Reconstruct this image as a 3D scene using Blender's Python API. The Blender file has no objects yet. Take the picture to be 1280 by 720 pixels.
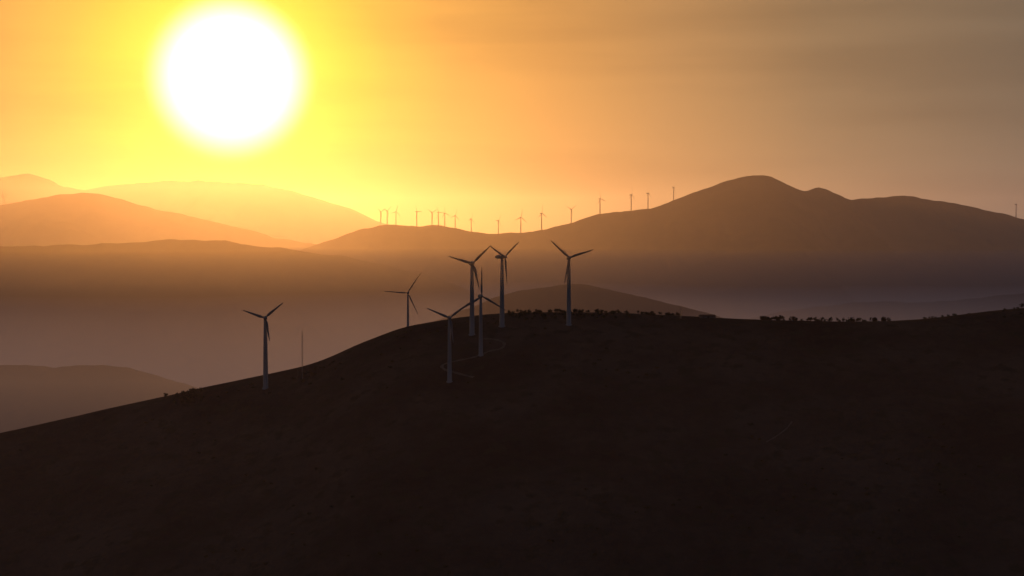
import bpy, math, random
import numpy as np
from mathutils import Vector, Matrix
random.seed(3); rng=np.random.default_rng(5)
F=1700.0; HZ=300.0
PITCH=math.atan((360-HZ)/F)
scene=bpy.context.scene
# ---------------- camera
cam=bpy.data.cameras.new("camera"); co=bpy.data.objects.new("camera",cam); scene.collection.objects.link(co)
cam.sensor_width=36; cam.lens=F/1280*36; cam.clip_start=1; cam.clip_end=200000
co.location=(0,0,0); co.rotation_euler=(math.pi/2-PITCH,0,0); scene.camera=co
R=co.rotation_euler.to_matrix()
def ray(u,v):
    d=R@Vector(((u-640)/F,(360-v)/F,-1)); return d/d.y     # unit forward distance
SUN=ray(288,97).normalized()
el=math.asin(SUN.z); az=math.atan2(SUN.x,SUN.y)
def s2l(c):
    return tuple(((x/255)/12.92 if x/255<=0.04045 else ((x/255+0.055)/1.055)**2.4) for x in c)
# ---------------- noise
def vnoise(x,y,seed=0):
    xi=np.floor(x).astype(np.int64); yi=np.floor(y).astype(np.int64); fx=x-xi; fy=y-yi
    fx=fx*fx*fx*(fx*(fx*6-15)+10); fy=fy*fy*fy*(fy*(fy*6-15)+10)
    def h(a,b):
        n=(a*374761393+b*668265263+seed*974634777)&0xffffffff
        n=((n^(n>>13))*1274126177)&0xffffffff
        return ((n^(n>>16))&0xffff)/65535.0*2-1
    return (h(xi,yi)*(1-fx)+h(xi+1,yi)*fx)*(1-fy)+(h(xi,yi+1)*(1-fx)+h(xi+1,yi+1)*fx)*fy
def fbm(x,y,o=5,seed=0,ridge=False):
    s=0;a=1;t=0
    for i in range(o):
        n=vnoise(x*2**i+17.3*i,y*2**i-9.1*i,seed+i)
        if ridge: n=1-2*np.abs(n)
        s=s+a*n;t+=a;a*=0.5
    return s/t
# ---------------- materials
def ground_mat(name,c1,c2,scale,bump=0.0,c3=None):
    m=bpy.data.materials.new(name); m.use_nodes=True; n=m.node_tree.nodes; l=m.node_tree.links
    b=n['Principled BSDF']; b.inputs['Roughness'].default_value=1; b.inputs['Specular IOR Level'].default_value=0.0
    g=n.new('ShaderNodeNewGeometry')
    t=n.new('ShaderNodeTexNoise'); t.inputs['Scale'].default_value=scale; t.inputs['Detail'].default_value=8; t.inputs['Roughness'].default_value=0.65
    r=n.new('ShaderNodeValToRGB'); r.color_ramp.elements[0].position=.38; r.color_ramp.elements[1].position=.62
    r.color_ramp.elements[0].color=(*c1,1); r.color_ramp.elements[1].color=(*c2,1)
    l.new(g.outputs['Position'],t.inputs['Vector']); l.new(t.outputs['Fac'],r.inputs['Fac'])
    out=r.outputs['Color']
    if c3:
        t2=n.new('ShaderNodeTexNoise'); t2.inputs['Scale'].default_value=scale*9; t2.inputs['Detail'].default_value=6
        l.new(g.outputs['Position'],t2.inputs['Vector'])
        r2=n.new('ShaderNodeValToRGB'); r2.color_ramp.elements[0].position=.52; r2.color_ramp.elements[1].position=.66
        l.new(t2.outputs['Fac'],r2.inputs['Fac'])
        mx=n.new('ShaderNodeMixRGB'); mx.inputs[2].default_value=(*c3,1)
        l.new(r2.outputs['Color'],mx.inputs[0]); l.new(out,mx.inputs[1]); out=mx.outputs[0]
    l.new(out,b.inputs['Base Color'])
    if bump:
        t3=n.new('ShaderNodeTexNoise'); t3.inputs['Scale'].default_value=0.12; t3.inputs['Detail'].default_value=6
        l.new(g.outputs['Position'],t3.inputs['Vector'])
        bp=n.new('ShaderNodeBump'); bp.inputs['Strength'].default_value=0.8; bp.inputs['Distance'].default_value=bump
        l.new(t3.outputs['Fac'],bp.inputs['Height']); l.new(bp.outputs['Normal'],b.inputs['Normal'])
    return m
def simple(name,c,rough=.5,var=.15,sc=0.5,metal=0,spec=.5):
    m=bpy.data.materials.new(name); m.use_nodes=True; n=m.node_tree.nodes; l=m.node_tree.links
    b=n['Principled BSDF']; b.inputs['Roughness'].default_value=rough; b.inputs['Metallic'].default_value=metal; b.inputs['Specular IOR Level'].default_value=spec
    t=n.new('ShaderNodeTexNoise'); t.inputs['Scale'].default_value=sc; g=n.new('ShaderNodeTexCoord')
    r=n.new('ShaderNodeValToRGB'); r.color_ramp.elements[0].color=(*[x*(1-var) for x in c],1); r.color_ramp.elements[1].color=(*[min(1,x*(1+var)) for x in c],1)
    l.new(g.outputs['Object'],t.inputs['Vector']); l.new(t.outputs['Fac'],r.inputs['Fac']); l.new(r.outputs['Color'],b.inputs['Base Color'])
    return m
M_near=ground_mat("heath_hillside",(.022,.020,.022),(.082,.066,.058),0.006,2.5,(.034,.036,.028))
M_far=ground_mat("distant_hillside",(.02,.022,.016),(.045,.04,.028),0.0015)
M_valley=ground_mat("valley_floor",(.03,.035,.02),(.07,.06,.04),0.002)
M_road=simple("gravel_track",(.14,.125,.11),.95,.2,.2,0,0)
M_white=simple("turbine_white_paint",(.40,.40,.40),.8,.06,.5,0,.1)
M_blade=simple("blade_gelcoat",(.32,.32,.32),.8,.06,.5,0,.1)
M_steel=simple("galvanised_steel",(.3,.3,.3),.5,.1)
M_leaf=simple("foliage",(.035,.045,.022),.9,.4,.3,0,0)
M_bark=simple("bark",(.08,.06,.04),.9)
M_stone=simple("stone_wall",(.22,.2,.18),.9,.25,2,0,0)
M_tile=simple("roof_tile",(.14,.08,.06),.9,.25,2,0,0)
M_wood=simple("door_wood",(.08,.05,.03),.7)
# ---------------- mesh util
def mesh_obj(name,v,f,mat,smooth=False,parent=None):
    me=bpy.data.meshes.new(name); me.from_pydata(v,[],f); me.update()
    if isinstance(mat,list):
        for m in mat: me.materials.append(m)
    else: me.materials.append(mat)
    if smooth: me.polygons.foreach_set('use_smooth',[True]*len(me.polygons))
    o=bpy.data.objects.new(name,me); scene.collection.objects.link(o)
    if parent: o.parent=parent
    return o
def grid_obj(name,X,Y,Z,mat):
    ny,nx=X.shape; me=bpy.data.meshes.new(name)
    v=np.stack([X,Y,Z],-1).reshape(-1,3)
    i=np.arange((ny-1)*(nx-1)); a=(i//(nx-1))*nx+i%(nx-1)
    q=np.stack([a,a+1,a+nx+1,a+nx],-1)
    me.vertices.add(len(v)); me.vertices.foreach_set('co',v.astype(np.float32).ravel())
    me.loops.add(q.size); me.loops.foreach_set('vertex_index',q.astype(np.int32).ravel())
    me.polygons.add(len(q)); me.polygons.foreach_set('loop_start',(np.arange(len(q))*4).astype(np.int32))
    me.polygons.foreach_set('use_smooth',np.ones(len(q),bool))
    me.update(calc_edges=True); me.validate(); me.materials.append(mat)
    o=bpy.data.objects.new(name,me); scene.collection.objects.link(o); return o
BASE=-500.0
# ---------------- valley floor
mesh_obj("ground",[(-60000,-20000,BASE),(60000,-20000,BASE),(60000,90000,BASE),(-60000,90000,BASE)],[(0,1,2,3)],M_valley)
# ---------------- near hill
def sil(pts,D):
    us=np.array([p[0] for p in pts],float); vs=np.array([p[1] for p in pts],float)
    xs=[];zs=[]
    for u,v in zip(us,vs):
        r=ray(u,v); xs.append(r.x*D); zs.append(r.z*D)
    return np.array(xs),np.array(zs)
def smooth_interp(x,xs,zs,w):
    s=0
    for k in (-1,-.5,0,.5,1): s=s+np.interp(x+k*w,xs,zs)
    return s/5
D0=1580
nx_,nz_=sil([(-900,760),(-400,640),(-150,575),(0,540),(60,525),(120,511),(200,494),(240,485),(290,475),(335,466),(380,456),(410,445),(440,431),(475,418),(500,409),(540,402),(580,396),(620,392),(700,390),(780,391),(860,395),(910,398),(960,400),(1040,402),(1100,402),(1150,399),(1200,393),(1240,388),(1285,384),(1400,378),(1600,380),(2000,420),(2600,520)],D0)
def near_h(x,y):
    x=np.asarray(x,float); y=np.asarray(y,float)
    r=smooth_interp(x,nx_,nz_,14)
    yr=D0+60*vnoise(x/420,x*0+3.3,9)
    r=r*yr/D0
    d=yr-y
    drop=np.where(d>0,0.37*(np.sqrt(d*d+35**2)-35),0.45*(np.sqrt(d*d+60**2)-60))
    am=np.clip(np.abs(d)/500,0,1)
    n=fbm(x/330+d/900,y/520,6,2)*26*am + fbm(x/60,y/90,4,7)*2.2*np.clip(np.abs(d)/120,0.12,1)
    # spurs
    n=n+ -18*am*np.abs(vnoise(x/260+y/1300,y/2500,31))
    z=r-drop+n
    return np.maximum(z,BASE-15)
xs=np.arange(-2600,2600,9.0); ys=np.arange(250,2700,8.0)
X,Y=np.meshgrid(xs,ys); grid_obj("hillside",X,Y,near_h(X,Y),M_near)
def hit(u,v,lo=700,hi=1640):
    r=ray(u,v)
    for d in np.arange(lo,hi,2.0):
        if r.z*d<=near_h(r.x*d,d): return Vector((r.x*d,d,float(near_h(r.x*d,d))))
    return None
# ---------------- far hills
def ridge(name,pts,D,slope=.35,a=80,amp=.35,step=None,seed=1,W=None,wig=300,fs=700):
    px,pz=sil(pts,D); step=step or D/260
    W=W or (max(pz)-BASE)/slope+600
    x=np.arange(px[0],px[-1],step); y=np.arange(D-W,D+W,step*1.2); X,Y=np.meshgrid(x,y)
    r=smooth_interp(X,px,pz,D*3/F)+fbm(X*F/D/24,X*0+.3,4,seed+90)*D*.0014
    yr=D+wig*vnoise(X/(fs*2.2),X*0+.7,seed+5); r=r*yr/D
    d=np.abs(Y-yr); drop=slope*(np.sqrt(d*d+a*a)-a)
    n=(fbm(X/fs,Y/(fs*1.6),5,seed,True)-.6)*amp
    z=r-drop*(1-np.clip(n,-.8,.45))+fbm(X/90,Y/90,3,seed+50)*D*.0004
    z=np.maximum(z,BASE-20)
    return grid_obj(name,X,Y,z,M_far)
ridge("mountain",[(150,420),(300,345),(380,312),(420,298),(450,288),(475,281),(490,280),(520,283),(545,282),(570,285),(590,291),(620,292),(650,291),(680,287),(715,278),(750,268),(790,263),(815,260),(832,254),(870,239),(905,226),(935,220),(950,218.5),(962,221),(985,232),(1003,238.5),(1018,235),(1030,237),(1060,250),(1100,246),(1140,245),(1180,251),(1230,261),(1280,272),(1350,286),(1500,300),(1800,360)],7500,.32,40,.4,20,11,None,200)
ridge("hill",[(-500,330),(-200,290),(-50,267),(0,258),(50,248),(85,243),(108,240.5),(130,243),(160,251),(200,262),(260,274),(300,283),(345,296),(400,306),(480,335),(560,380)],9500,.32,40,.4,30,23,None,200)
ridge("mountain",[(-700,300),(-300,250),(-60,224),(0,221),(30,217),(48,221),(70,232),(95,238),(130,232),(180,228),(250,226),(330,231),(360,236),(400,248),(440,262),(470,276),(540,296),(700,330)],16500,.3,100,.35,60,37,None,500,1400)
ridge("hill",[(-500,350),(-200,320),(-60,309),(60,307),(150,304),(230,299),(280,301),(340,309),(420,320),(480,332),(540,346),(600,368),(680,400)],5600,.32,60,.4,20,41)
ridge("hill",[(520,410),(590,384),(620,371),(650,363),(690,357),(722,354.5),(750,360),(780,366),(820,376),(860,387),(920,403),(980,420)],4100,.3,50,.35,14,53,None,120,350)
ridge("hill",[(-300,470),(-100,460),(0,456),(60,459),(120,456),(160,461),(210,474),(260,490),(330,520)],2950,.33,50,.35,10,61,None,80,300)
ridge("hill",[(860,420),(940,398),(1000,387),(1050,381),(1090,376),(1140,379),(1200,376),(1290,366),(1400,360),(1600,390)],5200,.3,60,.35,18,67,None,150,450)
# ---------------- gravel track draped on the hillside
def road(name,pix,w):
    P=[hit(*p) for p in pix]; P=[p for p in P if p]
    Q=[]
    for i in range(len(P)-1):
        p0=P[max(i-1,0)];p1=P[i];p2=P[i+1];p3=P[min(i+2,len(P)-1)]
        for k in range(10):
            t=k/10; Q.append(.5*((2*p1)+(p2-p0)*t+(2*p0-5*p1+4*p2-p3)*t*t+(3*p1-p0-3*p2+p3)*t**3))
    Q.append(P[-1]); v=[];f=[]
    for i,q in enumerate(Q):
        t=(Q[min(i+1,len(Q)-1)]-Q[max(i-1,0)]); t.z=0; t.normalize(); nn=Vector((-t.y,t.x,0))
        ww=w*(1+.25*math.sin(i*.7)+.15*math.sin(i*2.3))
        for s in (-1,-.33,.33,1):
            p=q+nn*s*ww/2; v.append((p.x,p.y,float(near_h(p.x,p.y))+.4))
        if i:
            b=(i-1)*4
            for k in range(3): f.append((b+k,b+k+1,b+k+5,b+k+4))
    return mesh_obj(name,v,f,M_road,True)
road("gravel_track",[(604,424),(620,425),(630,430),(627,436),(612,440),(601,444),(585,449),(565,453),(553,457),(556,463),(572,468),(592,472)],3.3)
road("gravel_track",[(990,528),(982,538),(968,548),(958,553)],1.4)
# ---------------- wind turbine
def lathe(prof,seg=20):
    v=[];f=[]
    for r,z in prof:
        for k in range(seg): v.append((r*math.cos(2*math.pi*k/seg),r*math.sin(2*math.pi*k/seg),z))
    for i in range(len(prof)-1):
        for k in range(seg): f.append((i*seg+k,i*seg+(k+1)%seg,(i+1)*seg+(k+1)%seg,(i+1)*seg+k))
    f.append(tuple(range(seg))[::-1]); f.append(tuple((len(prof)-1)*seg+k for k in range(seg)))
    return v,f
def turbine(loc,hub,bl,ang,yaw,detail=True):
    e=bpy.data.objects.new("wind_turbine",None); scene.collection.objects.link(e); e.location=loc; e.rotation_euler=(0,0,yaw)
    s=hub/62
    v,f=lathe([(3.0*s,-6),(3.0*s,.3),(2.25*s,.5),(2.0*s,hub*.33),(1.7*s,hub*.66),(1.3*s,hub-1.6*s)],20 if detail else 8)
    mesh_obj("tower",v,f,M_white,True,e)
    v=[];f=[];secs=[(-2.6,1.1,1.2),(-1.8,1.55,1.6),(1,1.7,1.8),(5,1.6,1.7),(7,1.2,1.2),(7.5,.7,.7)]
    for y,w,h in secs:
        for k in range(12):
            a=2*math.pi*k/12; cx=math.copysign(abs(math.cos(a))**.5,math.cos(a)); cz=math.copysign(abs(math.sin(a))**.5,math.sin(a))
            v.append((cx*w*s,y*s,hub+cz*h*s))
    for i in range(len(secs)-1):
        for k in range(12): f.append((i*12+k,(i+1)*12+k,(i+1)*12+(k+1)%12,i*12+(k+1)%12))
    f.append(tuple(range(12))); f.append(tuple((len(secs)-1)*12+k for k in range(12))[::-1])
    mesh_obj("nacelle",v,f,M_white,True,e)
    v,f=lathe([(1.45*s,0),(1.5*s,1.2*s),(1.2*s,2.3*s),(.6*s,3.0*s),(.1*s,3.25*s)],14)
    h=mesh_obj("hub",v,f,M_white,True,e); h.location=(0,-2.3*s,hub); h.rotation_euler=(math.pi/2,0,0)
    for i,a0 in enumerate((ang,ang+120,ang+240)):
        v=[];f=[];n=10; st=[(0,.55,.5),(.04,.6,.5),(.12,1.0,.3),(.22,1.25,.22),(.45,.95,.15),(.7,.68,.1),(.9,.45,.06),(.98,.28,.04),(1,.08,.02)]
        for t,c,th in st:
            tw=math.radians(14*(1-t))
            for k in range(n):
                a=2*math.pi*k/n; cx=math.cos(a)*c*s+(-.25*c*s if t>.1 else 0); cy=math.sin(a)*th*s
                v.append((cx*math.cos(tw)-cy*math.sin(tw),cx*math.sin(tw)+cy*math.cos(tw)-t*t*.6*s,.9*s+t*bl))
        for j in range(len(st)-1):
            for k in range(n): f.append((j*n+k,j*n+(k+1)%n,(j+1)*n+(k+1)%n,(j+1)*n+k))
        f.append(tuple((len(st)-1)*n+k for k in range(n)))
        b=mesh_obj("blade_%d"%(i+1),v,f,M_blade,True,e); b.location=(0,-3.5*s,hub)
        b.rotation_euler=(0,math.radians(90-a0),0)
    return e
for u,v,a,yaw,d,hp,bp in [(332,466,40,10,1572,69,28),(510,411,56,-5,1625,45,30),(562,477,37,12,None,80,31),(590,404,44,15,1545,75,31),
                    (601,444,90,20,None,74,36),(627.5,394,35,50,1560,73,31),(711,391,18,8,1560,69,31)]:
    if d is None: p=hit(u,v)
    else:
        r=ray(u,v); p=Vector((r.x*d,d,float(near_h(r.x*d,d))))
    top=ray(u,v-hp).z*p.y
    hub=top-p.z
    turbine(p,hub,bp*p.y/F,a,math.radians(yaw))
far=[(476,281,17),(484,280,17),(495,280,16),(521,283,19),(540,282,17),(548,282,17),(556,283,17),(569,285,16),(589,291,18),(623,292,17),(651,291,20),(677,287,21),(714,278,17),(750,268,20),(789,263,20),(810,260,19),(842,250,16),(1270,270,15),(5,257,14)]
for i,(u,v,hp) in enumerate(far):
    D=7480 if u>20 else 9450
    r=ray(u,v); turbine(Vector((r.x*D,D,r.z*D-3)),hp*D/F*1.0,hp*.55*D/F*.95,random.uniform(0,120),math.radians(random.uniform(30,65)),False)
# ---------------- masts
def mast(p,H,w,name):
    v=[];f=[]
    def bar(a,b,r):
        a=Vector(a);b=Vector(b);t=(b-a).normalized();s=t.orthogonal().normalized();q=t.cross(s);n0=len(v)
        for c in (a,b):
            for k in range(4):
                an=math.pi/2*k; v.append(tuple(c+s*r*math.cos(an)+q*r*math.sin(an)))
        for k in range(4): f.append((n0+k,n0+(k+1)%4,n0+4+(k+1)%4,n0+4+k))
    C=[(w*math.cos(a),w*math.sin(a)) for a in (.5,.5+2.094,.5+4.189)]
    for c in C: bar((c[0],c[1],-2),(c[0],c[1],H),.11)
    k=0;z=0
    while z<H-2:
        for i in range(3):
            a=C[i];b=C[(i+1)%3]; bar((a[0],a[1],z),(b[0],b[1],z+2),.06); bar((a[0],a[1],z),(b[0],b[1],z),.06)
        z+=2
    bar((0,0,H-1),(0,0,H+2),.05)
    for i in range(3):
        for hh in (.5,.95): bar((C[i][0],C[i][1],H*hh),(C[i][0]*H*.35/w*.5,C[i][1]*H*.35/w*.5,-8),.03)
    o=mesh_obj(name,v,f,M_steel); o.location=p; return o
def on(u,v,d):
    r=ray(u,v); return Vector((r.x*d,d,float(near_h(r.x*d,d))))
mast(on(378,456,1572),56,.6,"lattice_mast"); mast(on(851,394,1572),12,.9,"lattice_mast")
# ---------------- trees
def trees(name,items):
    v=[];f=[];mi=[]
    for p,h,w in items:
        n0=len(v)
        for z,r in ((-.6,.16),(h*.45,.09),(h*.8,.03)):
            for k in range(5): v.append((p.x+r*h/4*math.cos(k*1.257)+z*.02,p.y+r*h/4*math.sin(k*1.257),p.z+z))
        for j in range(2):
            for k in range(5): f.append((n0+j*5+k,n0+j*5+(k+1)%5,n0+j*5+5+(k+1)%5,n0+j*5+5+k)); mi.append(1)
        lob=[(random.gauss(0,.25)*w,random.gauss(0,.25)*w,random.uniform(.3,.8)*h,random.uniform(.3,.5)*w) for _ in range(5)]
        for _ in range(110):
            L=random.choice(lob); a=random.uniform(0,6.28); c=random.uniform(-1,1); q=math.sqrt(1-c*c); R_=L[3]*random.uniform(.5,1.1)
            c0=Vector((p.x+L[0]+R_*q*math.cos(a),p.y+L[1]+R_*q*math.sin(a),p.z+max(.1*h,L[2]+R_*c*h/w*.6)))
            n0=len(v); s=random.uniform(.10,.2)*w
            for k in range(3): v.append(tuple(c0+Vector((random.gauss(0,s),random.gauss(0,s),random.gauss(0,s)))))
            f.append((n0,n0+1,n0+2)); mi.append(0)
    o=mesh_obj(name,v,f,[M_leaf,M_bark]); o.data.polygons.foreach_set('material_index',mi); return o
it=[]
for k in range(100):
    u=random.choice([random.uniform(952,985),random.uniform(985,1065),random.uniform(1060,1112)]); d=random.uniform(1560,1600)
    it.append((on(u,400,d),random.uniform(2.6,6),random.uniform(2.2,4)))
trees("tree_row",it)
it=[]
for k in range(150):
    u=random.uniform(636,850) if k%3 else random.uniform(636,760); d=random.uniform(1575,1630)
    it.append((on(u,392,d),random.uniform(2.2,4.6),random.uniform(2,3.6)))
trees("tree_row",it)
it=[(on(random.gauss(234,10),484,random.uniform(1570,1610)),random.uniform(4,9),random.uniform(3,5)) for k in range(28)]
it+=[(on(random.gauss(380,9),456,random.uniform(1560,1590)),random.uniform(2,4),random.uniform(2,4)) for k in range(12)]
trees("shrub_thicket",it)
it=[(on(random.uniform(1150,1285),388,random.uniform(1560,1595)),random.uniform(1.2,3.4),random.uniform(2,3)) for k in range(14)]+[(on(1277,384,1575),6,4)]
it+=[(on(random.uniform(250,640),440,random.uniform(1565,1590)),random.uniform(.8,2),random.uniform(1.5,3)) for k in range(40)]
trees("hedge_scrub",it)
it=[]
for k in range(700):
    x=random.uniform(-650,700); y=random.uniform(850,1560)
    if fbm(np.array(x/120),np.array(y/120),3,77)<-.05: continue
    it.append((Vector((x,y,float(near_h(x,y)))),random.uniform(.8,2.4),random.uniform(1.5,3.5)))
trees("heath_scrub",it)
# ---------------- small stone barn on the ridge
p=on(884,397,1578); e=bpy.data.objects.new("stone_barn",None); scene.collection.objects.link(e); e.location=p; e.rotation_euler=(0,0,.15)
L,W_,H=9,4,1.6
mesh_obj("walls",[(-L,-W_,-3),(L,-W_,-3),(L,W_,-3),(-L,W_,-3),(-L,-W_,H),(L,-W_,H),(L,W_,H),(-L,W_,H),(-L,0,H+1.5),(L,0,H+1.5)],[(0,1,5,4),(2,3,7,6),(1,2,6,9,5),(3,0,4,8,7)],M_stone,False,e)
mesh_obj("roof",[(-L-.4,-W_-.5,H-.1),(L+.4,-W_-.5,H-.1),(L+.4,0,H+1.75),(-L-.4,0,H+1.75),(L+.4,W_+.5,H-.1),(-L-.4,W_+.5,H-.1)],[(0,1,2,3),(3,2,4,5)],M_tile,False,e)
mesh_obj("door",[(-1,-W_-.05,-1),(1,-W_-.05,-1),(1,-W_-.05,1.2),(-1,-W_-.05,1.2)],[(0,1,2,3)],M_wood,False,e)
for q in (-6,5): mesh_obj("window",[(q,-W_-.05,.2),(q+1,-W_-.05,.2),(q+1,-W_-.05,1.2),(q,-W_-.05,1.2)],[(0,1,2,3)],M_wood,False,e)
# ---------------- air: haze and valley mist as homogeneous volumes; added emission stands in for scattered light
def vol(name,x0,x1,y0,y1,z0,z1,dens,col,g,absn=None,emi=None):
    v=[(x,y,z) for z in (z0,z1) for y in (y0,y1) for x in (x0,x1)]
    f=[(0,2,3,1),(4,5,7,6),(0,1,5,4),(2,6,7,3),(0,4,6,2),(1,3,7,5)]
    m=bpy.data.materials.new(name); m.use_nodes=True; n=m.node_tree.nodes; l=m.node_tree.links; n.clear()
    o=n.new('ShaderNodeOutputMaterial'); last=None
    def add(x):
        nonlocal last
        if last is None: last=x
        else:
            ad=n.new('ShaderNodeAddShader'); l.new(last,ad.inputs[0]); l.new(x,ad.inputs[1]); last=ad.outputs[0]
    if dens:
        s=n.new('ShaderNodeVolumeScatter'); s.inputs['Color'].default_value=(*col,1); s.inputs['Density'].default_value=dens; s.inputs['Anisotropy'].default_value=g; add(s.outputs[0])
    if absn:
        a=n.new('ShaderNodeVolumeAbsorption'); a.inputs['Color'].default_value=(*absn[1],1); a.inputs['Density'].default_value=absn[0]; add(a.outputs[0])
    if emi:
        a=n.new('ShaderNodeEmission'); a.inputs['Color'].default_value=(*emi[1],1); a.inputs['Strength'].default_value=emi[0]; add(a.outputs[0])
    l.new(last,o.inputs['Volume'])
    return mesh_obj(name,v,f,m)
vol("haze",-30000,30000,1150,20000,-45,620,1/27000,(.95,.81,.68),.80,None,(1/19000,(.042,.038,.052)))
vol("smoke_layer",-29500,29500,1660,19800,-605,-46,1/34000,(.95,.82,.72),.80,(1/4000,(0,.05,.10)),(1/4000,(.017,.016,.025)))
vol("foreground_glow_veil",-29600,29600,300,1655,-606,-47,1/30000,(.5,.4,.4),.3,None,(1/1000,(.0040,.0023,.0020)))  # added glowing veil: warm emission lifts the dark near hillside
vol("valley_mist",-29000,29000,1950,19500,-610,-205,1/2800,(.36,.34,.37),.6,None,(1/2800,(.056,.046,.056)))
# ---------------- sun
sl=bpy.data.lights.new("sun",'SUN'); sl.energy=2.0; sl.angle=math.radians(.5); sl.color=(1,.41,.10)
so=bpy.data.objects.new("sun",sl); scene.collection.objects.link(so); so.rotation_euler=SUN.to_track_quat('Z','Y').to_euler()
# ---------------- sky
w=bpy.data.worlds.new("World"); scene.world=w; w.use_nodes=True; n=w.node_tree.nodes; l=w.node_tree.links; n.clear()
out=n.new('ShaderNodeOutputWorld')
tc=n.new('ShaderNodeTexCoord')
def math_(op,a,b=None,c=None,clamp=False):
    m=n.new('ShaderNodeMath'); m.operation=op; m.use_clamp=clamp
    for i,x in enumerate((a,b,c)):
        if x is None: continue
        if isinstance(x,(int,float)): m.inputs[i].default_value=x
        else: l.new(x,m.inputs[i])
    return m.outputs[0]
nm=n.new('ShaderNodeVectorMath'); nm.operation='NORMALIZE'; l.new(tc.outputs['Generated'],nm.inputs[0])
dt=n.new('ShaderNodeVectorMath'); dt.operation='DOT_PRODUCT'; l.new(nm.outputs[0],dt.inputs[0]); dt.inputs[1].default_value=SUN
ang=math_('MULTIPLY',math_('ARCCOSINE',math_('MINIMUM',dt.outputs['Value'],.9999999)),180/math.pi)
rp=n.new('ShaderNodeValToRGB'); l.new(math_('DIVIDE',ang,120.0,clamp=True),rp.inputs[0])
stops=[(2.5,(255,240,110)),(3.0,(252,229,76)),(3.8,(246,215,54)),(5,(238,195,52)),(6.5,(229,174,60)),(9,(214,153,67)),(13,(198,140,72)),(18,(174,129,80)),(24,(142,114,82)),(32,(120,102,82)),(45,(88,80,74)),(60,(60,60,64)),(80,(44,49,60)),(110,(38,44,58))]
cr=rp.color_ramp
cr.elements[0].position=stops[0][0]/120; cr.elements[0].color=(*s2l(stops[0][1]),1)
cr.elements[1].position=1; cr.elements[1].color=(*s2l(stops[-1][1]),1)
for a,c in stops[1:-1]:
    e_=cr.elements.new(a/120); e_.color=(*s2l(c),1)
# thin streaky cloud
mp=n.new('ShaderNodeMapping'); l.new(nm.outputs[0],mp.inputs[0]); mp.inputs['Scale'].default_value=(1.8,1.8,17); mp.inputs['Rotation'].default_value=(0,math.radians(4),0)
nz=n.new('ShaderNodeTexNoise'); l.new(mp.outputs[0],nz.inputs[0]); nz.inputs['Scale'].default_value=1.6; nz.inputs['Detail'].default_value=5; nz.inputs['Roughness'].default_value=.45
cl=n.new('ShaderNodeMapRange'); l.new(nz.outputs['Fac'],cl.inputs[0]); cl.inputs[1].default_value=.35; cl.inputs[2].default_value=.66; cl.inputs[3].default_value=1.06; cl.inputs[4].default_value=.84; cl.interpolation_type='SMOOTHSTEP'
ml=n.new('ShaderNodeVectorMath'); ml.operation='SCALE'; l.new(rp.outputs[0],ml.inputs[0]); l.new(cl.outputs[0],ml.inputs['Scale'])
core=n.new('ShaderNodeMapRange'); core.interpolation_type='SMOOTHSTEP'; l.new(ang,core.inputs[0]); core.inputs[1].default_value=1.6; core.inputs[2].default_value=3.6; core.inputs[3].default_value=3.0; core.inputs[4].default_value=0
cc=n.new('ShaderNodeCombineXYZ'); l.new(core.outputs[0],cc.inputs[0]); l.new(math_('MULTIPLY',core.outputs[0],.8),cc.inputs[1]); l.new(math_('MULTIPLY',core.outputs[0],.46),cc.inputs[2])
ad=n.new('ShaderNodeVectorMath'); l.new(ml.outputs[0],ad.inputs[0]); l.new(cc.outputs[0],ad.inputs[1])
sky=n.new('ShaderNodeTexSky'); sky.sky_type='NISHITA'; sky.sun_disc=False; sky.sun_elevation=el; sky.sun_rotation=az; sky.dust_density=4
b1=n.new('ShaderNodeBackground'); l.new(ad.outputs[0],b1.inputs[0]); b1.inputs[1].default_value=1
b2=n.new('ShaderNodeBackground'); l.new(sky.outputs[0],b2.inputs[0]); b2.inputs[1].default_value=.001
as_=n.new('ShaderNodeAddShader'); l.new(b1.outputs[0],as_.inputs[0]); l.new(b2.outputs[0],as_.inputs[1]); l.new(as_.outputs[0],out.inputs[0])
scene.view_settings.view_transform='Standard'; scene.view_settings.look='None'; scene.view_settings.exposure=0
